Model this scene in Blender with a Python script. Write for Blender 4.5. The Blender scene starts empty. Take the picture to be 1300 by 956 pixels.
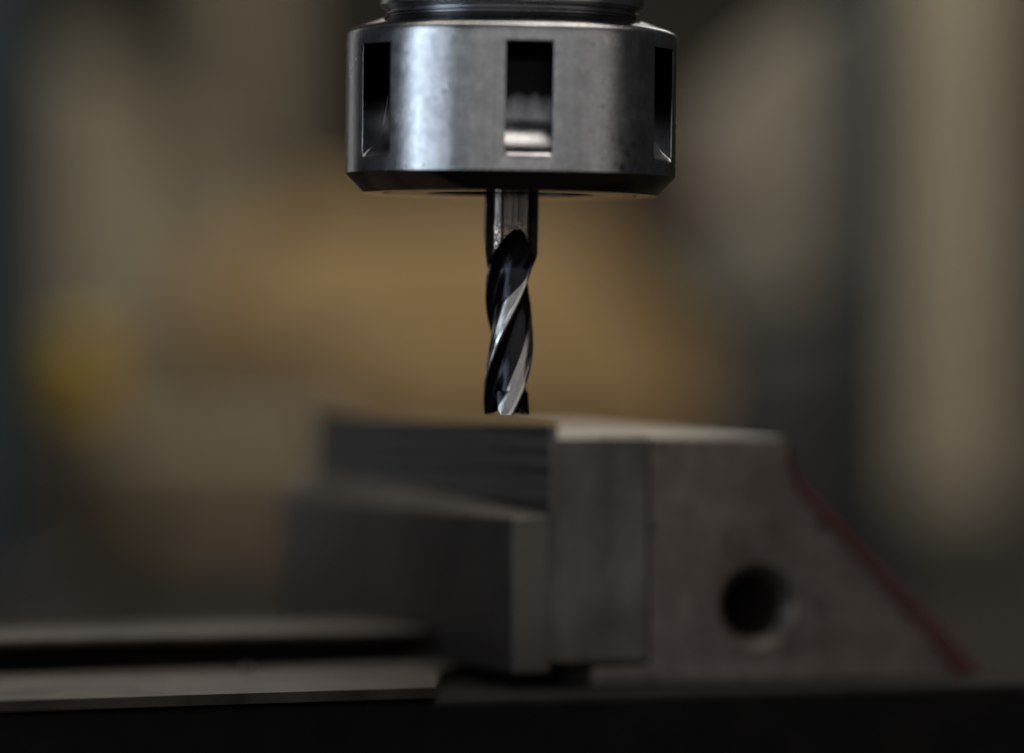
import bpy, bmesh, math, random
from mathutils import Vector, Matrix
random.seed(7)
R = math.radians
mm = 0.001
S = bpy.context.scene
COL = S.collection

# ------------------------------------------------------------------ camera
CAM_H = 0.075          # camera height above the machine table
DIST = 0.70            # camera to spindle axis
FPX = 5870.0           # focal length in photograph pixels (1300 wide)
HZ = 420.0             # picture row of the horizon (level camera)
cam_d = bpy.data.cameras.new('camera')
cam = bpy.data.objects.new('camera', cam_d)
COL.objects.link(cam)
cam.location = (0, -DIST, CAM_H)
cam.rotation_euler = (R(90), 0, 0)
cam_d.sensor_fit = 'HORIZONTAL'
cam_d.sensor_width = 23.5
cam_d.lens = FPX / 1300.0 * 23.5
cam_d.shift_y = (HZ - 478.0) / 1300.0
cam_d.clip_start = 0.01
cam_d.clip_end = 50.0
cam_d.dof.use_dof = True
cam_d.dof.focus_distance = DIST - 0.0085
cam_d.dof.aperture_fstop = 3.1
cam_d.dof.aperture_blades = 0
S.camera = cam

# ------------------------------------------------------------------ world
w = bpy.data.worlds.new('World')
S.world = w
w.use_nodes = True
bgn = w.node_tree.nodes['Background']
bgn.inputs['Color'].default_value = (0.9, 0.95, 1.0, 1)
bgn.inputs['Strength'].default_value = 0.02


def area(name, loc, target, sx, sy, power, color):
    l = bpy.data.lights.new(name, 'AREA')
    l.shape = 'RECTANGLE'
    l.size, l.size_y = sx, sy
    l.energy = power
    l.color = color
    o = bpy.data.objects.new(name, l)
    COL.objects.link(o)
    o.location = loc
    o.rotation_euler = (Vector(target) - Vector(loc)).to_track_quat('-Z', 'Y').to_euler()
    return o


# window at the left, workshop lamps overhead and at the back, an added broad fill panel on the camera side
area('window_light', (-1.20, -0.52, 0.30), (0, 0, 0.09), 0.20, 1.1, 3.8, (0.72, 0.85, 1.0))
area('window_pane_light', (-1.12, -0.93, 0.30), (0, 0, 0.09), 0.06, 1.1, 1.7, (0.76, 0.87, 1.0))
area('back_left_fill_light', (-1.0, 1.5, 0.35), (0, 0, 0.09), 0.30, 0.9, 0.45, (0.95, 0.95, 0.95))  # unseen lamp added to brighten the nut's left edge
area('ceiling_light', (0.15, 0.35, 1.55), (0.1, 0.4, 0), 1.3, 1.8, 24.0, (1.0, 0.93, 0.82))
area('back_light', (0.25, 2.2, 0.95), (0.05, 0.1, 0.03), 1.0, 0.5, 3.2, (1.0, 0.95, 0.88))
area('front_fill_light', (0.25, -1.75, 0.52), (0, 0, 0.12), 3.3, 1.0, 4.6, (1.0, 0.985, 0.97))
area('side_light', (1.45, -0.75, 0.45), (0, 0, 0.09), 0.6, 0.9, 0.8, (1.0, 0.94, 0.88))

S.view_settings.view_transform = 'Standard'
S.view_settings.look = 'None'
S.view_settings.exposure = 0.0
S.view_settings.gamma = 1.0
S.view_settings.use_curve_mapping = False
S.render.engine = 'CYCLES'
S.cycles.use_denoising = True
S.cycles.max_bounces = 8
S.cycles.use_adaptive_sampling = False
S.cycles.caustics_reflective = False
S.cycles.caustics_refractive = False


# ------------------------------------------------------------------ materials
def srgb(r, g, b):
    f = lambda c: (c / 255 / 12.92) if c / 255 <= 0.04045 else ((c / 255 + 0.055) / 1.055) ** 2.4
    return (f(r), f(g), f(b))


class Mat:
    def __init__(self, name):
        self.m = bpy.data.materials.new(name)
        self.m.use_nodes = True
        self.nt = self.m.node_tree
        self.b = self.nt.nodes['Principled BSDF']
        self.tc = self.nt.nodes.new('ShaderNodeTexCoord')

    def n(self, kind, **kw):
        nd = self.nt.nodes.new(kind)
        for k, v in kw.items():
            if hasattr(nd, k):
                setattr(nd, k, v)
            else:
                nd.inputs[k].default_value = v
        return nd

    def link(self, a, b):
        self.nt.links.new(a, b)

    def coord(self, scale=(1, 1, 1)):
        mp = self.n('ShaderNodeMapping')
        mp.inputs['Scale'].default_value = scale
        self.link(self.tc.outputs['Object'], mp.inputs['Vector'])
        return mp.outputs['Vector']

    def noise(self, scale, detail=4, rough=0.55, stretch=(1, 1, 1)):
        nz = self.n('ShaderNodeTexNoise')
        nz.inputs['Scale'].default_value = scale
        nz.inputs['Detail'].default_value = detail
        nz.inputs['Roughness'].default_value = rough
        self.link(self.coord(stretch), nz.inputs['Vector'])
        return nz.outputs['Fac']

    def ramp(self, fac, stops):
        r = self.n('ShaderNodeValToRGB')
        e = r.color_ramp.elements
        while len(e) < len(stops):
            e.new(0.5)
        for el, (p, c) in zip(e, stops):
            el.position = p
            el.color = (c, c, c, 1) if isinstance(c, (int, float)) else (*c, 1)
        self.link(fac, r.inputs['Fac'])
        return r.outputs['Color']

    def mix(self, a, b, fac, mode='MIX'):
        x = self.n('ShaderNodeMix')
        x.data_type = 'RGBA'
        x.blend_type = mode
        for s, v in ((6, a), (7, b)):
            if hasattr(v, 'node'):
                self.link(v, x.inputs[s])
            else:
                x.inputs[s].default_value = (*v, 1)
        if hasattr(fac, 'node'):
            self.link(fac, x.inputs[0])
        else:
            x.inputs[0].default_value = fac
        return x.outputs[2]

    def set(self, **kw):
        for k, v in kw.items():
            k = k.replace('_', ' ').title() if k not in ('IOR',) else k
            i = self.b.inputs[k]
            if hasattr(v, 'node'):
                self.link(v, i)
            else:
                i.default_value = (*v, 1) if isinstance(v, tuple) else v
        return self

    def bump(self, h, strength=0.2, dist=0.0001, edge=None):
        bp = self.n('ShaderNodeBump')
        bp.inputs['Strength'].default_value = strength
        bp.inputs['Distance'].default_value = dist
        self.link(h, bp.inputs['Height'])
        if edge:
            be = self.n('ShaderNodeBevel', samples=4)
            be.inputs['Radius'].default_value = edge
            self.link(be.outputs['Normal'], bp.inputs['Normal'])
        self.link(bp.outputs['Normal'], self.b.inputs['Normal'])
        return self


def steel(name, base, rough, spread=0.12, edge=0.0003, stains=None, bump=0.12, scale=900, stretch=(1, 1, 1)):
    k = Mat(name)
    f1 = k.noise(scale, 6, 0.65, stretch)
    f2 = k.noise(scale * 0.13, 5, 0.6)
    c = k.mix(tuple(x * 0.72 for x in base), tuple(min(1, x * 1.15) for x in base), k.ramp(f2, [(0.3, 0.0), (0.7, 1.0)]))
    c = k.mix(c, tuple(x * 0.55 for x in base), k.ramp(f1, [(0.58, 0.0), (0.78, 0.7)]))
    if stains:
        c = stains(k, c)
    k.set(base_color=c, metallic=1.0, roughness=k.ramp(f2, [(0.25, rough - spread / 2), (0.75, rough + spread / 2)]))
    k.bump(f1, bump, 0.00012, edge)
    return k.m


def nut_stains(k, c):
    # rust freckles low on the right of the nut, fine dark pits, a few scratches
    v = k.n('ShaderNodeTexVoronoi')
    v.inputs['Scale'].default_value = 520
    k.link(k.coord(), v.inputs['Vector'])
    spots = k.ramp(v.outputs['Distance'], [(0.18, 1.0), (0.34, 0.0)])
    sep = k.n('ShaderNodeSeparateXYZ')
    k.link(k.tc.outputs['Object'], sep.inputs[0])
    mz = k.n('ShaderNodeMapRange'); mz.inputs[1].default_value = 0.0305; mz.inputs[2].default_value = 0.0245
    k.link(sep.outputs['Z'], mz.inputs[0])
    mx = k.n('ShaderNodeMapRange'); mx.inputs[1].default_value = 0.009; mx.inputs[2].default_value = 0.014
    k.link(sep.outputs['X'], mx.inputs[0])
    m1 = k.mix((0, 0, 0), spots, mz.outputs[0])
    m2 = k.mix((0, 0, 0), m1, mx.outputs[0])
    gate = k.mix((0, 0, 0), m2, k.ramp(k.noise(230, 2), [(0.47, 0.0), (0.56, 1.0)]))
    c = k.mix(c, (0.07, 0.045, 0.04), gate)
    v2 = k.n('ShaderNodeTexVoronoi')
    v2.inputs['Scale'].default_value = 330
    k.link(k.coord(), v2.inputs['Vector'])
    pits = k.mix((0, 0, 0), k.ramp(v2.outputs['Distance'], [(0.05, 0.7), (0.16, 0.0)]), k.ramp(k.noise(140, 2), [(0.5, 0.0), (0.58, 1.0)]))
    c = k.mix(c, (0.10, 0.09, 0.09), pits)
    haze = k.ramp(k.noise(1150, 7, 0.78), [(0.42, 0.0), (0.72, 0.45)])
    c = k.mix(c, (0.22, 0.195, 0.18), haze)
    streak = k.ramp(k.noise(900, 4, 0.6, (1, 1, 0.03)), [(0.35, 0.0), (0.70, 0.38)])
    c = k.mix(c, (0.30, 0.29, 0.29), streak)
    cloud = k.ramp(k.noise(120, 4, 0.6), [(0.50, 0.0), (0.72, 0.12)])
    return k.mix(c, (0.25, 0.205, 0.185), cloud)


def slot_shade(k, c):
    # painted shade: black in the deep part of the wrench slots, fading in streaks
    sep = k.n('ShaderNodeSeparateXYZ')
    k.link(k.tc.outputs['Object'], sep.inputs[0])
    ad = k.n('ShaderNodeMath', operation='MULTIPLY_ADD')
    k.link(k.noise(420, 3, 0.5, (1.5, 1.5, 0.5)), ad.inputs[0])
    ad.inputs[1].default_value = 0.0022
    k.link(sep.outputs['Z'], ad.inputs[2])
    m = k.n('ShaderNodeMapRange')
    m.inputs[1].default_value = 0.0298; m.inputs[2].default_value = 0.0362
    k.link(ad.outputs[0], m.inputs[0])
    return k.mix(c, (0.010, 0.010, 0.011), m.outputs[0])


M = {}
M['nut'] = steel('satin_steel', (0.54, 0.545, 0.56), 0.25, 0.07, 0.0003, nut_stains, 0.20, 3000, (1, 1, 0.6))
M['collar'] = steel('turned_steel', (0.48, 0.48, 0.50), 0.28, 0.10, 0.0003, None, 0.15, 900, (1, 1, 6))
M['collet'] = steel('dark_steel', (0.05, 0.048, 0.045), 0.35)
def shank_stains(k, c):
    # oily vertical streaks and a crust of burrs where the flutes run out
    st = k.ramp(k.noise(1500, 5, 0.65, (1, 1, 0.04)), [(0.38, 0.0), (0.60, 0.85)])
    c = k.mix(c, (0.035, 0.028, 0.024), st)
    sep = k.n('ShaderNodeSeparateXYZ')
    k.link(k.tc.outputs['Object'], sep.inputs[0])
    mr = k.n('ShaderNodeMapRange')
    mr.inputs[1].default_value = 0.0172; mr.inputs[2].default_value = 0.0150
    k.link(sep.outputs['Z'], mr.inputs[0])
    g = k.mix((0, 0, 0), k.ramp(k.noise(1900, 5, 0.7), [(0.47, 0.0), (0.55, 0.8)]), mr.outputs[0])
    return k.mix(c, (0.30, 0.25, 0.20), g)


M['shank'] = steel('oily_shank_steel', (0.14, 0.128, 0.118), 0.14, 0.10, None, shank_stains, 0.22, 1800, (1, 1, 0.2))
M['land'] = steel('ground_cutter_steel', (0.72, 0.71, 0.69), 0.24, 0.14, 0.00008, None, 0.2, 2200, (1, 1, 0.3))
M['relief'] = steel('relief_cutter_steel', (0.42, 0.41, 0.39), 0.21, 0.16, None, None, 0.5, 2400, (1, 1, 0.35))
M['flute'] = steel('dark_flute_steel', (0.032, 0.031, 0.036), 0.27, 0.08, 0.0001, None, 0.15, 1500)  # even near-black base colour for the flute faces
def plate_wear(k, c):
    d = k.ramp(k.noise(75, 5, 0.6, (1, 1, 0.6)), [(0.40, 0.0), (0.62, 0.75)])
    return k.mix(c, (0.09, 0.085, 0.08), d)


M['plate'] = steel('ground_jaw_steel', (0.23, 0.216, 0.20), 0.36, 0.12, 0.0003, plate_wear, 0.3, 110, (1, 1, 0.8))
M['block'] = steel('dark_block_steel', (0.128, 0.115, 0.102), 0.42, 0.10, 0.0003, None, 0.3, 110, (1, 0.7, 0.5))
M['liner'] = steel('dark_clamping_steel', (0.15, 0.15, 0.158), 0.38, 0.14, 0.0002, None, 0.6, 230, (0.3, 0.05, 1.3))
M['rod'] = steel('dark_rod_steel', (0.16, 0.145, 0.13), 0.42, 0.08, 0.0004, None, 0.2, 400)


def cast_iron():
    k = Mat('ground_cast_iron')
    f1 = k.noise(190, 7, 0.72)
    f2 = k.noise(70, 5, 0.65)
    c = k.mix((0.108, 0.089, 0.077), (0.185, 0.156, 0.138), k.ramp(f1, [(0.34, 0.0), (0.66, 1.0)]))
    c = k.mix(c, (0.10, 0.078, 0.062), k.ramp(f2, [(0.48, 0.0), (0.70, 0.55)]))
    k.set(base_color=c, metallic=0.55, roughness=k.ramp(f2, [(0.3, 0.42), (0.7, 0.6)]))
    v = k.n('ShaderNodeTexVoronoi')           # pits and chipped spots
    v.inputs['Scale'].default_value = 150
    k.link(k.coord(), v.inputs['Vector'])
    pit = k.mix((0, 0, 0), k.ramp(v.outputs['Distance'], [(0.12, 0.85), (0.3, 0.0)]), k.ramp(k.noise(60, 2), [(0.5, 0.0), (0.6, 1.0)]))
    k.set(base_color=k.mix(c, (0.035, 0.027, 0.022), pit))
    k.bump(f1, 0.3, 0.0002, 0.0004)
    return k.m


def plain(name, col, rough=0.6, metallic=0.0, var=0.25, scale=25, bump=0.1):
    k = Mat(name)
    f = k.noise(scale, 5, 0.6)
    k.set(base_color=k.mix(tuple(x * (1 - var) for x in col), tuple(min(1, x * (1 + var)) for x in col), k.ramp(f, [(0.3, 0.0), (0.7, 1.0)])),
          metallic=metallic, roughness=rough)
    k.bump(f, bump, 0.0005)
    return k.m


M['cast'] = cast_iron()
M['way'] = plain('oily_bed_iron', (0.042, 0.032, 0.024), 0.6, 0.2, 0.65, 90, 0.5)
M['ground'] = steel('ground_top_steel', (0.38, 0.375, 0.37), 0.42, 0.1, 0.0004, None, 0.2, 300)
M['ground'].node_tree.nodes['Principled BSDF'].inputs['Metallic'].default_value = 0.6
M['red'] = plain('red_paint', (0.075, 0.010, 0.009), 0.45, 0, 0.3, 120)
M['black'] = plain('black_paint', (0.008, 0.0075, 0.007), 0.9, 0, 0.3, 120)
M['black'].node_tree.nodes['Principled BSDF'].inputs['Specular IOR Level'].default_value = 0.15
M['wall'] = plain('wall_paint', (0.045, 0.038, 0.028), 0.85, 0, 0.2, 6)
M['bench'] = plain('oily_bench', (0.018, 0.0145, 0.0105), 0.9, 0, 0.35, 20)
M['bench'].node_tree.nodes['Principled BSDF'].inputs['Specular IOR Level'].default_value = 0.12
M['taupe'] = plain('taupe_paint', (0.36, 0.31, 0.225), 0.6, 0, 0.12, 9)
M['cream'] = plain('cream_paint', (0.60, 0.52, 0.38), 0.6, 0, 0.1, 9)
M['olive'] = plain('olive_paint', (0.32, 0.275, 0.185), 0.6, 0, 0.15, 9)
M['blue'] = plain('dark_blue_paint', (0.042, 0.060, 0.064), 0.5, 0, 0.2, 12)
M['tan'] = plain('tan_cover', (0.47, 0.31, 0.135), 0.7, 0, 0.3, 9)
M['yellow'] = plain('yellow_plastic', (0.74, 0.47, 0.018), 0.5, 0, 0.1, 20)
M['brown'] = plain('brown_plastic', (0.10, 0.075, 0.045), 0.5, 0, 0.2, 20)
M['carton'] = plain('brown_card', (0.30, 0.215, 0.12), 0.8, 0, 0.15, 20)
M['rust'] = plain('red_brown_plastic', (0.12, 0.045, 0.025), 0.5, 0, 0.2, 20)
M['dark'] = plain('dark_paint', (0.032, 0.030, 0.027), 0.6, 0, 0.25, 15)


# ------------------------------------------------------------------ mesh helpers
def tag(o, label=None, cat=None, group=None, kind=None):
    if label: o['label'] = label
    if cat: o['category'] = cat
    if group: o['group'] = group
    if kind: o['kind'] = kind
    return o


def empty(name, loc, label, cat, group=None, rz=0.0):
    o = bpy.data.objects.new(name, None)
    o.empty_display_size = 0.01
    COL.objects.link(o)
    o.location = loc
    o.rotation_euler = (0, 0, rz)
    return tag(o, label, cat, group)


def link(name, bm, mats, parent=None, loc=None, smooth=None):
    me = bpy.data.meshes.new(name)
    bm.normal_update()
    bm.to_mesh(me)
    bm.free()
    for m in (mats if isinstance(mats, (list, tuple)) else [mats]):
        me.materials.append(m)
    if smooth is not None:
        me.shade_smooth()
        me.set_sharp_from_angle(angle=R(smooth))
    o = bpy.data.objects.new(name, me)
    COL.objects.link(o)
    if parent: o.parent = parent
    if loc: o.location = loc
    return o


def lathe(bm, prof, seg=160, mat=0, closed=True):
    """prof: list of (r, z) going round; r may be 0."""
    rings = []
    for r, z in prof:
        if r < 1e-9:
            rings.append([bm.verts.new((0, 0, z))])
        else:
            rings.append([bm.verts.new((r * math.sin(2 * math.pi * i / seg), -r * math.cos(2 * math.pi * i / seg), z)) for i in range(seg)])
    for a, b in zip(rings, rings[1:]):
        for i in range(seg):
            j = (i + 1) % seg
            if len(a) == 1 and len(b) == 1: continue
            if len(a) == 1: f = bm.faces.new((a[0], b[j], b[i]))
            elif len(b) == 1: f = bm.faces.new((a[i], a[j], b[0]))
            else: f = bm.faces.new((a[i], a[j], b[j], b[i]))
            f.material_index = mat
    return rings


def prism(bm, poly, y0, y1, bev=0.0, seg=2):
    """extrude polygon of (x, z) from y0 to y1"""
    a = [bm.verts.new((x, y0, z)) for x, z in poly]
    b = [bm.verts.new((x, y1, z)) for x, z in poly]
    n = len(poly)
    fs = [bm.faces.new(a), bm.faces.new(list(reversed(b)))]
    for i in range(n):
        j = (i + 1) % n
        fs.append(bm.faces.new((a[j], a[i], b[i], b[j])))
    bmesh.ops.recalc_face_normals(bm, faces=fs)
    if bev:
        es = list({e for f in fs for e in f.edges})
        bmesh.ops.bevel(bm, geom=es, offset=bev, segments=seg, profile=0.5, affect='EDGES', clamp_overlap=True)


def box(bm, x0, x1, y0, y1, z0, z1, bev=0.0, seg=2):
    prism(bm, [(x0, z0), (x1, z0), (x1, z1), (x0, z1)], y0, y1, bev, seg)


def hexa(bm, c, bev=0.0, seg=2):
    """c: 8 corners, bottom ring then top ring"""
    v = [bm.verts.new(p) for p in c]
    fs = [bm.faces.new([v[i] for i in q]) for q in ((0, 3, 2, 1), (4, 5, 6, 7), (0, 1, 5, 4), (1, 2, 6, 5), (2, 3, 7, 6), (3, 0, 4, 7))]
    bmesh.ops.recalc_face_normals(bm, faces=fs)
    if bev:
        bmesh.ops.bevel(bm, geom=list(bm.edges), offset=bev, segments=seg, profile=0.5, affect='EDGES', clamp_overlap=True)


def cyl(bm, p0, p1, r, seg=32, bev=0.0):
    p0, p1 = Vector(p0), Vector(p1)
    d = p1 - p0
    rot = d.to_track_quat('Z', 'Y').to_matrix().to_4x4()
    res = bmesh.ops.create_cone(bm, cap_ends=True, segments=seg, radius1=r, radius2=r, depth=d.length,
                                matrix=Matrix.Translation((p0 + p1) / 2) @ rot)
    if bev:
        es = [e for v in res['verts'] for e in v.link_edges]
        es = list({e for e in es if len(e.link_faces) == 2 and e.calc_face_angle(0) > 1.0})
        bmesh.ops.bevel(bm, geom=es, offset=bev, segments=3, profile=0.5, affect='EDGES')


def zpx(y, d=DIST):     # height above the table of a picture row at a distance
    return CAM_H + (HZ - y) * d / FPX


def xpx(x, d=DIST):
    return (x - 650.0) * d / FPX


# ================================================================== SETTING
bm = bmesh.new()
box(bm, -1.9, 1.9, 2.45, 2.52, -0.2, 1.2)
tag(link('wall', bm, M['wall']), kind='structure')
bm = bmesh.new()
box(bm, -1.4, 1.4, -0.28, 2.45, -0.06, -0.004, 0.004)
tag(link('bench_surface', bm, M['bench']), kind='structure')

# ================================================================== COLLET CHUCK
U = DIST / FPX         # metres per photograph pixel at the spindle
chuck = empty('collet_chuck', (xpx(645.4), 0, CAM_H), 'large satin steel collet chuck with rectangular slots round its rim, above the cutter', 'collet chuck')

chuck.rotation_euler = (0, R(0.75), 0)      # the spindle leans a little


def zz(y): return (HZ - y) * U


# clamping nut with six wrench slots
NR = 210 * U
SLOT_HALF = 8.15        # degrees
SLOT_C = [6.2 + 60 * i for i in range(6)]
ZT, ZB = zz(64), zz(206)
prof_slot = [(0, 0), (1.5, 0.6), (5, 3.2), (6.5, 5.2), (9, 8.5), (14, 14), (20, 19), (28, 24.5), (38, 30), (50, 32.5), (65, 35.5), (82, 38.5), (100, 42), (122, 46.5), (144, 51)]
bm = bmesh.new()
angs = set()
N = 180
for c in SLOT_C:
    for k in range(7):
        angs.add(round((c - SLOT_HALF + k * SLOT_HALF / 3) % 360, 4))
for i in range(N):
    a = i * 360 / N
    if all(min(abs(a - c - q) for q in (-360, 0, 360)) > SLOT_HALF + 0.8 for c in SLOT_C):
        angs.add(round(a, 4))
angs = sorted(angs)


def in_slot(a):
    for c in SLOT_C:
        d = (a - c + 180) % 360 - 180
        if abs(d) < SLOT_HALF - 0.01:
            return c
    return None


na = len(angs)
zl = [zz(223.3)] + [ZB + (ZT - ZB) * p[0] / 144 for p in prof_slot] + [zz(47.5)]


def pt(r, a, z): return (r * math.sin(R(a)), -r * math.cos(R(a)), z)


CORNER = [0.84, 0.91, 0.965, 0.985, 1.0]


def ang(ia, iz):        # columns inside a slot pull in near its lower end: rounded corners
    a = angs[ia]
    if 1 <= iz <= 4:
        for c in SLOT_C:
            d = (a - c + 180) % 360 - 180
            if abs(d) <= SLOT_HALF + 0.01:
                return c + d * CORNER[iz - 1]
    return a


grid = {}
for iz, z in enumerate(zl):
    for ia, a in enumerate(angs):
        grid[ia, iz] = bm.verts.new(pt(NR, ang(ia, iz), z))
floor = {}
top_i = len(zl) - 2
for iz in range(1, len(zl) - 1):
    dep = prof_slot[iz - 1][1] * U
    for ia, a in enumerate(angs):
        for c in SLOT_C:
            d = (a - c + 180) % 360 - 180
            if abs(d) <= SLOT_HALF + 0.01:
                d *= CORNER[iz - 1] if iz <= 4 else 1.0
                if iz == 1:
                    floor[ia, iz] = grid[ia, iz]
                else:
                    rr = (NR * math.cos(R(SLOT_HALF)) - dep) / math.cos(R(d))
                    if dep < 9 * U:
                        t = dep / (9 * U)
                        rr = (NR - dep) * (1 - t) + rr * t
                    # keep the pocket parallel sided
                    x = NR * math.sin(R(d))
                    dd = math.degrees(math.atan2(x, rr * math.cos(R(d))))
                    rr2 = math.hypot(x, rr * math.cos(R(d)))
                    floor[ia, iz] = bm.verts.new(pt(rr2, c + dd, zl[iz]))
for ia in range(na):
    ja = (ia + 1) % na
    a0, a1 = angs[ia], angs[ja] if ja else angs[ja] + 360
    slot = in_slot(((a0 + a1) / 2) % 360)
    for iz in range(len(zl) - 1):
        if slot is None or iz == 0 or iz >= top_i:
            bm.faces.new((grid[ia, iz], grid[ja, iz], grid[ja, iz + 1], grid[ia, iz + 1]))
        else:
            f = bm.faces.new((floor[ia, iz], floor[ja, iz], floor[ja, iz + 1], floor[ia, iz + 1]))
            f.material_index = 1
    if slot is not None:
        f = bm.faces.new((grid[ia, top_i], grid[ja, top_i], floor[ja, top_i], floor[ia, top_i]))
        f.normal_flip()
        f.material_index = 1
for c in SLOT_C:
    for side in (-1, 1):
        ia = min(range(na), key=lambda i: abs(((angs[i] - c - side * SLOT_HALF) + 180) % 360 - 180))
        for iz in range(1, top_i):
            q = [grid[ia, iz], grid[ia, iz + 1], floor[ia, iz + 1], floor[ia, iz]]
            q = [v for i, v in enumerate(q) if v not in q[:i]]
            f = bm.faces.new(q)
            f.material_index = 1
# shoulder above, chamfer and underside below
ring_t = [grid[ia, len(zl) - 1] for ia in range(na)]
ring_b = [grid[ia, 0] for ia in range(na)]


def rings_from(prev, prof, up):
    for r, z in prof:
        nx = [bm.verts.new(pt(r, a, z)) for a in angs]
        for i in range(na):
            j = (i + 1) % na
            f = (prev[i], prev[j], nx[j], nx[i])
            bm.faces.new(f if up else tuple(reversed(f)))
        prev = nx
    return prev


fil = [(208.6, 44.5), (206.6, 42.0), (203.5, 40.0), (199.5, 38.2), (186, 33.2), (172, 28.0), (164, 25.2), (161, 24.4), (159.5, 24.0), (158.5, 25.5), (154, 26), (120, 26)]
rings_from(ring_t, [(r * U, zz(y)) for r, y in fil], True)
und = [(209.2, 224.5), (187.8, 246.3), (186.6, 247.0), (161.5, 247.0), (161.0, 240), (157.5, 240), (157.0, 246.7), (106.5, 246.7), (105, 245.6), (104, 222), (100, 210)]
rings_from(ring_b, [(r * U, zz(y)) for r, y in und], False)
bmesh.ops.recalc_face_normals(bm, faces=bm.faces)
M['slot'] = steel('slot_milled_steel', (0.60, 0.61, 0.64), 0.20, 0.10, 0.0003, slot_shade, 0.35, 1500, (2.5, 2.5, 0.3))
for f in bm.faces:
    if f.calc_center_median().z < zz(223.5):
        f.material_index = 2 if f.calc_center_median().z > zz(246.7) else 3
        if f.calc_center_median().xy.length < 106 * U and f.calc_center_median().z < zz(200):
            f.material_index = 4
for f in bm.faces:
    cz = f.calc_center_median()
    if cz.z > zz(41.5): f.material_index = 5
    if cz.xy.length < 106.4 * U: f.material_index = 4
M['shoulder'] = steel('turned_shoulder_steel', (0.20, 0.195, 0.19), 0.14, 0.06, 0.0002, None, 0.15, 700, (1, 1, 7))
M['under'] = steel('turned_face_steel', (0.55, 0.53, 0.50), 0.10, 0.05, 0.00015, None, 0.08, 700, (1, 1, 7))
M['turned'] = steel('turned_chamfer_steel', (0.15, 0.135, 0.12), 0.15, 0.06, 0.00025, None, 0.12, 700, (1, 1, 7))  # darker base than the nut, standing in for the dark reflection from below
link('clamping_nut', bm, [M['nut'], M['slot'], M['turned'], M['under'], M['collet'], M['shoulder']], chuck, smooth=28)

# collet face inside the nut
bm = bmesh.new()
lathe(bm, [(35.5 * U, zz(210)), (35.5 * U, zz(223)), (37 * U, zz(224)), (96 * U, zz(224)), (99.5 * U, zz(220)), (99.9 * U, zz(210))], 96)
bmesh.ops.recalc_face_normals(bm, faces=bm.faces)
link('collet', bm, M['collet'], chuck, smooth=30)

# collar of the tool holder above the nut
bm = bmesh.new()
col = [(120, 27), (156, 26.5), (157.5, 25), (157.5, 22.5), (161, 21.5), (162, 20.4), (161, 19.3), (157, 18.8), (156.5, 16.8), (160, 15.8), (166.5, 11.6), (168, 10.4), (168, -14), (166, -15.5), (166, -70), (150, -80), (150, -320), (0, -320)]
lathe(bm, [(r * U, zz(y)) for r, y in col], 160)
bmesh.ops.recalc_face_normals(bm, faces=bm.faces)
link('holder_collar', bm, M['collar'], chuck, smooth=28)

# ================================================================== END MILL
mill = empty('end_mill', (xpx(646.2), 0, CAM_H), 'black and silver spiral end mill hanging from the collet chuck', 'end mill')
mill.rotation_euler = (0, R(1.1), 0)
bm = bmesh.new()
lathe(bm, [(0, zz(212)), (34.3 * U, zz(212)), (34.3 * U, zz(262))], 72)
bmesh.ops.recalc_face_normals(bm, faces=bm.faces)
link('shank', bm, M['shank'], mill, smooth=30)

bm = bmesh.new()
NA, NZ = 144, 210
Y0, Y1 = 262.0, 526.5
LEAD = 391.0
# one tooth of 120 degrees: (angle, radius factor, ground bright?)
tooth = [(0, 0.84, 1), (12, 0.92, 1), (14, 0.928, 1), (29, 0.962, 1), (31, 0.968, 1), (32.5, 0.985, 1), (41, 1.0, 1), (43, 0.985, 1),
         (45, 0.955, 0), (50, 0.81, 0), (56, 0.69, 0), (64, 0.62, 0), (76, 0.625, 0), (90, 0.68, 0), (104, 0.76, 0), (114, 0.81, 0), (120, 0.84, 1)]


def tooth_r(u):
    u %= 120.0
    for (a, r, b), (a2, r2, b2) in zip(tooth, tooth[1:]):
        if a <= u <= a2:
            t = (u - a) / (a2 - a)
            return r + (r2 - r) * t, (b and b2)
    return 0.84, 1


def smst(t):
    t = max(0.0, min(1.0, t))
    return t * t * (3 - 2 * t)


rows = []
for iz in range(NZ + 1):
    y = Y0 + (Y1 - Y0) * iz / NZ
    body = 34.3 if y < 333 else 34.3 - 3.1 * smst((y - 333) / 9)
    a0 = -99 + (470 - y) * 360 / LEAD          # leading edge angle at this height
    row = []
    for ia in range(NA):
        u = ia * 360.0 / NA                     # angle relative to the edge: mesh follows the helix
        rf, br = tooth_r(u)
        full = rf * 31.2
        # flute run-out towards the shank
        lift = max(0.0, (342 - y)) / 54.0
        r = max(full, 0) + (34.3 - 12.5) * 0.0
        r = min(body, full + 16.4 * lift ** 1.2 if y < 342 else full)
        if y < 280: r = body
        yy = y
        g = ((u - 114 + 60) % 120) - 60           # end gash in front of each tooth
        gash = 25 * math.exp(-(g / 11.0) ** 2) + max(0.0, 0.9 - rf) * 8
        if y > Y1 - 34:
            yy = y - gash * smst(1 - (Y1 - y) / 34)
        th = R(a0 + u)
        row.append(bm.verts.new((r * U * math.sin(th), -r * U * math.cos(th), zz(yy))))
    rows.append(row)
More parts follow.
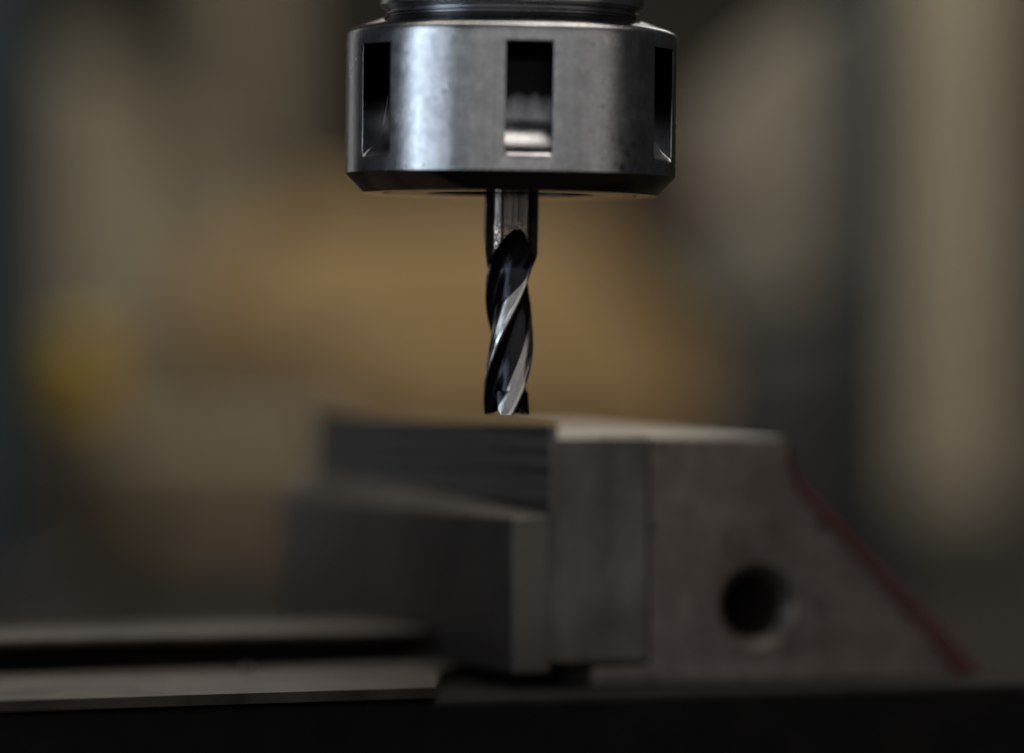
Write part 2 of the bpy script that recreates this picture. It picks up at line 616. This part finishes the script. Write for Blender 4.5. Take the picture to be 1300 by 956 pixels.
for iz in range(NZ):
    y = Y0 + (Y1 - Y0) * (iz + 0.5) / NZ
    for ia in range(NA):
        j = (ia + 1) % NA
        f = bm.faces.new((rows[iz][ia], rows[iz + 1][ia], rows[iz + 1][j], rows[iz][j]))
        u = ((ia + 0.5) * 360.0 / NA) % 120
        rf, br = tooth_r(u)
        lift = max(0.0, (342 - y)) / 54.0
        body = 34.3 - 3.1 * smst((y - 333) / 9)
        lo = 33 - 33 * smst((y - 348) / 50)
        g = ((u - 114 + 60) % 120) - 60
        if y < 342 and (y < 280 or rf * 31.2 + 16.4 * lift ** 1.2 >= body - 0.15):
            f.material_index = 2 if y < 336 or u > 45 else 0
        elif 32 < u < 44.5 and y > 336:
            f.material_index = 0
        elif (lo < u <= 32 or (u > 117 and y > 396)) and not (abs(g) < 12 and y > Y1 - 30):
            f.material_index = 3
        else:
            f.material_index = 1
inner = []
for ia in range(NA):
    v = rows[-1][ia].co
    inner.append(bm.verts.new((v.x * 0.30, v.y * 0.30, zz(Y1 - 9))))
for ia in range(NA):
    j = (ia + 1) % NA
    bm.faces.new((rows[-1][ia], inner[ia], inner[j], rows[-1][j])).material_index = 1
bm.faces.new(inner).material_index = 1
bm.faces.new(rows[0])
bmesh.ops.recalc_face_normals(bm, faces=bm.faces)
link('fluted_cutter', bm, [M['land'], M['flute'], M['shank'], M['relief']], mill, smooth=14)

# ================================================================== MACHINE VISE
TH = R(22)
DV = 0.732
O = Vector((xpx(708, DV), DV - DIST, 0))     # near top corner of the clamping face
vise = empty('machine_vise', (O.x, O.y, 0), 'grey machine vise with red painted edge and round hole in its fixed jaw', 'vise', rz=TH)
# local frame: +x to the right along the vise axis, +y into the depth along the jaws


def lx(px, d=DV):       # local x on the front plane (y = 0) of a picture column
    t = (px - 650.0) / FPX
    # O.x + s*cos = t*(d0 + s*sin)
    return (t * DV - O.x) / (math.cos(TH) - t * math.sin(TH))


def lz(px, py):         # table height of a picture row on the front plane
    s = lx(px)
    return zpx(py, DV + s * math.sin(TH))


L = 0.111
# jaw plate
bm = bmesh.new()
box(bm, 0, lx(822), 0.0, L - 0.018, lz(760, 840), lz(708, 554.5))
es = [e for e in bm.edges if all(v.co.y < 1e-6 for v in e.verts) and all(v.co.z > lz(708, 554.5) - 1e-6 for v in e.verts)]
bmesh.ops.bevel(bm, geom=es, offset=0.0003, segments=1, profile=0.5, affect='EDGES')
for f in bm.faces:
    f.normal_update()
    if f.normal.z > 0.9: f.material_index = 1
link('jaw_plate', bm, [M['plate'], M['ground']], vise, smooth=40)

bm = bmesh.new()
# long horizontal ridges machined into the clamping face
z0l, z1l = lz(760, 838), lz(704, 538.5)
pl = [(-0.0001, z0l), (-0.0014, z0l)]
zq = z1l - 0.0016
rid = []
rnd = random.Random(3)
while zq > z0l + 0.003:
    rid += [(-0.0014, zq), (-0.0014 + rnd.uniform(0.00012, 0.00028), zq - 0.0006), (-0.0014, zq - 0.0013)]
    zq -= rnd.uniform(0.0019, 0.0038)
pl += list(reversed(rid)) + [(-0.0014, z1l), (-0.0001, z1l)]
prism(bm, pl, -0.0003, L)
bm.normal_update()
for f in bm.faces:
    if f.normal.y < -0.9: f.material_index = 1
link('clamping_face', bm, [M['liner'], M['plate']], vise, smooth=40)
bm = bmesh.new()

# fixed jaw casting
ztop = lz(900, 555.5)
BASE = zpx(874, DV)
prof = [(752, 874), (752, 848), (823, 846), (823, 555.5), (994, 555.5), (1001, 568), (1004, 590), (1010, 610), (1026, 632), (1064, 670), (1106, 716), (1146, 760), (1186, 800), (1232, 852), (1254, 875)]
poly = [(lx(x) + (0.0003 if x == 823 else 0), lz(x, y)) for x, y in prof]
bm = bmesh.new()
prism(bm, poly, 0.0, L - 0.026, 0.0003, 2)
jaw = link('fixed_jaw', bm, M['cast'], vise)
hx, hz = lx(961), lz(961, 770)
bm = bmesh.new()
cyl(bm, (hx, -0.01, hz), (hx, 0.026, hz), 41 * DV / FPX * 1.03, 64)
bmesh.ops.create_cone(bm, cap_ends=True, segments=64, radius1=59 * DV / FPX, radius2=41 * DV / FPX,
                      depth=0.0030, matrix=Matrix.Translation((hx, 0.0010, hz)) @ Matrix.Rotation(R(-90), 4, 'X'))
cut = link('hole_cutter', bm, M['cast'], vise)
md = jaw.modifiers.new('hole', 'BOOLEAN')
md.object = cut
md.operation = 'DIFFERENCE'
md.solver = 'EXACT'
md.use_self = True
bpy.context.view_layer.update()
dg = bpy.context.evaluated_depsgraph_get()
me2 = bpy.data.meshes.new_from_object(jaw.evaluated_get(dg))
jaw.modifiers.clear()
jaw.data = me2
bpy.data.objects.remove(cut)
me2.materials.append(M['ground'])
for p in me2.polygons:
    if p.normal.z > 0.9 and p.center.z > ztop - 0.001:
        p.material_index = 1
me2.shade_smooth()
me2.set_sharp_from_angle(angle=R(30))

# red painted rim running down the back slope of the casting
rim = prof[5:]
bm = bmesh.new()
outer = [(lx(x) + 0.0002, lz(x, y) + 0.0002) for x, y in rim]
wd = [0.02, 0.12, 0.5, 0.7, 0.9, 1.0, 1.2, 1.5, 2.8, 4.4]
nrm = []
for i in range(len(outer)):
    a = Vector(outer[max(0, i - 1)]); b = Vector(outer[min(len(outer) - 1, i + 1)])
    t = (b - a).normalized()
    nrm.append(Vector((-t.y, t.x)))     # to the right of the slope (outwards)
out2 = [tuple(Vector(o) + n * 0.0008 * min(1.0, 0.02 + i * 0.4)) for i, (o, n) in enumerate(zip(outer, nrm))]
inn = [tuple(Vector(o) - n * wv * mm) for o, n, wv in zip(outer, nrm, wd)]
va = [bm.verts.new((x, -0.0005, z)) for x, z in inn]
vb = [bm.verts.new((x, -0.0004, z)) for x, z in out2]
vc = [bm.verts.new((x, L - 0.026, z)) for x, z in out2]
vd = [bm.verts.new((x, 0.0008, z)) for x, z in inn]
for i in range(len(va) - 1):
    for p, q in ((va, vb), (vb, vc), (vc, vd), (vd, va)):
        bm.faces.new((p[i], p[i + 1], q[i + 1], q[i]))
bm.faces.new((va[0], vb[0], vc[0], vd[0]))
bm.faces.new((va[-1], vb[-1], vc[-1], vd[-1]))
bmesh.ops.recalc_face_normals(bm, faces=bm.faces)
tag(link('painted_rim', bm, M['red'], vise), 'red painted rim along the sloping back of the fixed jaw')

# bed: ground way at the left with a notch in front of the block, black base below
zbed = zpx(855, DV)
x_l, x_n = -0.16, lx(556)
bm = bmesh.new()
way = [(x_l, -0.0195), (x_n - 0.0079, -0.0195), (x_n + 0.0062, 0.0155), (-0.0012, 0.030), (-0.0012, 0.125), (x_l, 0.125)]
lo_ = [bm.verts.new((x, y, zbed - 0.0016)) for x, y in way]
hi_ = [bm.verts.new((x, y, zbed)) for x, y in way]
bm.faces.new(hi_)
bm.faces.new(list(reversed(lo_)))
for i in range(len(way)):
    k2 = (i + 1) % len(way)
    bm.faces.new((lo_[i], lo_[k2], hi_[k2], hi_[i]))
bmesh.ops.recalc_face_normals(bm, faces=bm.faces)
link('guide_way', bm, M['way'], vise)
bm = bmesh.new()
box(bm, -0.0010, lx(752) + 0.001, 0.012, 0.125, zbed - 0.0019, zbed - 0.0002, 0.0004)
link('bed_bridge', bm, M['black'], vise)
bm = bmesh.new()
box(bm, x_l + 0.003, lx(1240) + 0.004, -0.0190, 0.128, -0.004, zbed - 0.0022, 0.001)
link('vise_base', bm, M['black'], vise)
# raised slide rail along the bed: ground strip on a recessed web, coloured black for the gap's shade
bm = bmesh.new()
zr = zpx(794, 0.767)
box(bm, x_l + 0.004, -0.0095, 0.033, 0.060, zr - 0.0014, zr, 0.0004)
rail = link('slide_rail', bm, M['way'], vise)
bm = bmesh.new()
box(bm, x_l + 0.005, -0.0098, 0.041, 0.058, zbed + 0.0001, zr - 0.0016, 0.0002)
link('rail_web', bm, M['black'], rail)

# steel block pressed against the clamping face
wB = 0.0079
zb0 = zbed + 0.0003
zt0 = zpx(657, DV)
blk = empty('steel_block', (O.x, O.y, 0), 'dark low steel block standing against the left face of the taller jaw plate', 'steel block', rz=TH)
bm = bmesh.new()
xr = -0.0016
hexa(bm, [(-wB, -0.0005, zb0), (xr, -0.0005, zb0), (xr, L, zb0), (-wB, L, zb0),
          (-wB, -0.0005, zt0), (xr, -0.0005, zt0 + 0.0004), (xr, L, zt0 + 0.0046), (-wB, L, zt0 + 0.0002)])
es = [e for e in bm.edges if all(v.co.y < 1e-6 for v in e.verts) and (all(v.co.x < -wB + 1e-6 for v in e.verts) or all(v.co.z > zt0 - 1e-6 for v in e.verts))]
es += [e for e in bm.edges if all(v.co.x < -wB + 1e-6 for v in e.verts) and all(v.co.z > zt0 - 1e-6 for v in e.verts)]
bmesh.ops.bevel(bm, geom=es, offset=0.0006, segments=2, profile=0.5, affect='EDGES')
# rod passes in front of it, block rests on the bed behind the notch
link('block_body', bm, M['block'], blk, smooth=40)

# ================================================================== BACKGROUND (workshop, far out of focus)
def at(x, d): return (x - 650.0) * d / FPX


def post(name, label, cat, x0, x1, d, top, mat, depth=0.10, base=0.008):
    X0, X1 = at(x0, d), at(x1, d)
    y = d - DIST
    t = empty(name, ((X0 + X1) / 2, y, 0), label, cat)
    h = (X1 - X0) / 2
    bm = bmesh.new()
    box(bm, -h, h, 0, depth, base, top, 0.006, 3)
    link('column', bm, mat, t, smooth=40)
    bm = bmesh.new()
    box(bm, -h - 0.012, h + 0.012, -0.012, depth + 0.012, -0.004, base, 0.002)
    link('foot_plate', bm, M['dark'], t)
    return t


post('machine_column', 'dark blue machine column at the far left edge of the picture', 'column', -190, 30, 1.25, 0.42, M['blue'])
post('steel_post', 'blurred olive post rising behind the yellow cap', 'post', 58, 165, 1.85, zpx(75, 1.85), M['olive'], 0.06)
post('support_post', 'dim olive upright behind the tan cover, left of the chuck', 'post', 272, 356, 2.3, 0.42, M['olive'], 0.05)
post('machine_column', 'wide pale taupe column at the right side', 'column', 1146, 1284, 1.7, 0.42, M['cream'], 0.09, zpx(650, 1.7))

# low back panel between the posts
t = empty('back_panel', (at(260, 2.3), 2.3 - DIST, 0), 'low olive brown panel behind the posts at the left', 'panel')
bm = bmesh.new()
X0, X1 = at(40, 2.3) - at(260, 2.3), at(450, 2.3) - at(260, 2.3)
prism(bm, [(X0, 0.006), (X1, 0.006), (X1, zpx(300, 2.3)), (X0 + 0.07, zpx(165, 2.3)), (X0, zpx(165, 2.3))], 0, 0.02, 0.003)
link('sheet', bm, M['olive'], t)
bm = bmesh.new()
box(bm, X0, X1, -0.02, 0.04, -0.004, 0.006, 0.001)
link('foot_plate', bm, M['dark'], t)

# tan machine cover
d = 2.25
t = empty('machine_cover', (at(540, d), d - DIST, 0), 'large tan cover with sloping shoulders behind the cutter', 'machine cover')
c = at(540, d)
P = [(165, 570), (200, 420), (250, 335), (400, 262), (700, 255), (790, 330), (880, 460), (930, 570)]
bm = bmesh.new()
prism(bm, [(at(x, d) - c, zpx(y, d)) for x, y in P], 0, 0.13, 0.012, 4)
link('hood', bm, M['tan'], t, smooth=40)
bm = bmesh.new()
box(bm, at(170, d) - c, at(890, d) - c, 0.01, 0.12, -0.004, zpx(561, d), 0.003)
link('plinth', bm, M['dark'], t)

# brown carton in front of the cover's left end
d = 1.80
c = at(290, d)
t = empty('carton', (c, d - DIST, 0), 'brown carton in front of the left end of the tan cover', 'carton', rz=R(-14))
bm = bmesh.new()
wc = at(410, d) - c
box(bm, -wc, wc, 0, 0.07, -0.004, zpx(436, d), 0.002)
link('box_body', bm, M['carton'], t)
for sgn in (-1, 1):
    bm = bmesh.new()
    hexa(bm, [(-wc, 0.035 + sgn * 0.0352, zpx(436, d) + 0.0003), (wc, 0.035 + sgn * 0.0352, zpx(436, d) + 0.0003), (wc, 0.035 + sgn * 0.037, zpx(436, d) + 0.0003), (-wc, 0.035 + sgn * 0.037, zpx(436, d) + 0.0003),
              (-wc, 0.035 + sgn * 0.044, zpx(420, d)), (wc, 0.035 + sgn * 0.044, zpx(420, d)), (wc, 0.035 + sgn * 0.046, zpx(420, d)), (-wc, 0.035 + sgn * 0.046, zpx(420, d))])
    link('flap', bm, M['carton'], t)

# yellow capped bottle
d = 1.36
t = empty('oil_bottle', (at(96, d), d - DIST, -0.004), 'small brown bottle with a yellow cap in front of the olive post', 'bottle')
r = at(650 + 44, d)
z0 = zpx(520, d) + 0.004
bm = bmesh.new()
lathe(bm, [(0, 0), (r * 1.0, 0), (r * 1.15, 0.004), (r * 1.15, z0 - 0.012), (r * 0.9, z0 - 0.004), (r * 0.7, z0), (0, z0)], 40)
bmesh.ops.recalc_face_normals(bm, faces=bm.faces)
link('bottle_body', bm, M['brown'], t, smooth=40)
bm = bmesh.new()
zc = zpx(425, d) + 0.004
lathe(bm, [(0, z0 + 0.0005), (r, z0 + 0.0005), (r, zc - 0.003), (r - 0.003, zc), (0, zc)], 40)
bmesh.ops.recalc_face_normals(bm, faces=bm.faces)
link('cap', bm, M['yellow'], t, smooth=40)

# olive tray on legs in front of the cover
d = 1.40
c = at(270, d)
t = empty('tray_stand', (c, d - DIST, 0), 'olive tray on two dark legs beside the vise', 'tray')
bm = bmesh.new()
box(bm, at(135, d) - c, at(420, d) - c, 0, 0.06, zpx(628, d), zpx(548, d), 0.004, 3)
link('tray', bm, M['olive'], t, smooth=40)
for lxp in (150, 400):
    bm = bmesh.new()
    box(bm, at(lxp - 12, d) - c, at(lxp + 12, d) - c, 0.01, 0.05, -0.004, zpx(628.5, d), 0.001)
    link('leg', bm, M['dark'], t)

# machine with a dark blue upright and a taupe guard, right of the chuck
d = 1.30
c = at(1110, d)
t = empty('guarded_machine', (c, d - DIST, 0), 'dark blue upright carrying a taupe guard plate right of the chuck', 'machine')
bm = bmesh.new()
box(bm, at(1076, d) - c, at(1142, d) - c, 0, 0.07, -0.004, 0.42, 0.004, 3)
link('upright', bm, M['blue'], t, smooth=40)
bm = bmesh.new()
G = [(1074, -10), (1010, 20), (930, 85), (875, 165), (872, 320), (905, 395), (985, 400), (1074, 360)]
prism(bm, [(at(x, d) - c, zpx(y, d)) for x, y in G], 0.01, 0.03, 0.004, 3)
link('guard_plate', bm, M['taupe'], t, smooth=40)
bm = bmesh.new()
kx, kz = at(866, d) - c, zpx(245, d)
cyl(bm, (kx, -0.02, kz), (kx, 0.012, kz), 30 * d / FPX, 32, 0.003)
link('knob', bm, M['rust'], t, smooth=40)

# dark motor housing low behind the vise
d = 1.25
c = at(985, d)
t = empty('motor_housing', (c, d - DIST, 0), 'dark squat housing behind the top of the vise at the right', 'machine part')
bm = bmesh.new()
H = [(900, 560), (915, 470), (950, 430), (1050, 425), (1085, 470), (1090, 760)]
prism(bm, [(at(x, d) - c, zpx(y, d)) for x, y in H] + [(at(905, d) - c, zpx(760, d))], 0, 0.06, 0.006, 3)
link('housing', bm, M['dark'], t, smooth=40)

# bright chip of swarf on the bed
chip = bmesh.new()
cp = []
for i in range(15):
    a = i * 0.45
    cp.append((0.0012 * math.cos(a), 0.0003 * i - 0.0020, 0.0012 + 0.0012 * math.sin(a)))
for (p, q) in zip(cp, cp[1:]):
    v = [chip.verts.new((p[0], p[1], p[2])), chip.verts.new((q[0], q[1], q[2])),
         chip.verts.new((q[0] * 0.8, q[1] + 0.0007, q[2] + 0.0001)), chip.verts.new((p[0] * 0.8, p[1] + 0.0007, p[2] + 0.0001))]
    chip.faces.new(v)
bmesh.ops.solidify(chip, geom=chip.faces[:], thickness=0.00012)
M['chip'] = steel('bright_swarf', (0.85, 0.84, 0.82), 0.35)
M['chip'].node_tree.nodes['Principled BSDF'].inputs['Metallic'].default_value = 0.15
dc = (CAM_H - zbed) * FPX / (858 - HZ)
o = link('metal_chip', chip, M['chip'], None, (at(314, dc), dc - DIST, zbed + 0.0001))
tag(o, 'tiny grey curl of metal swarf lying on the vise bed', 'metal chip')
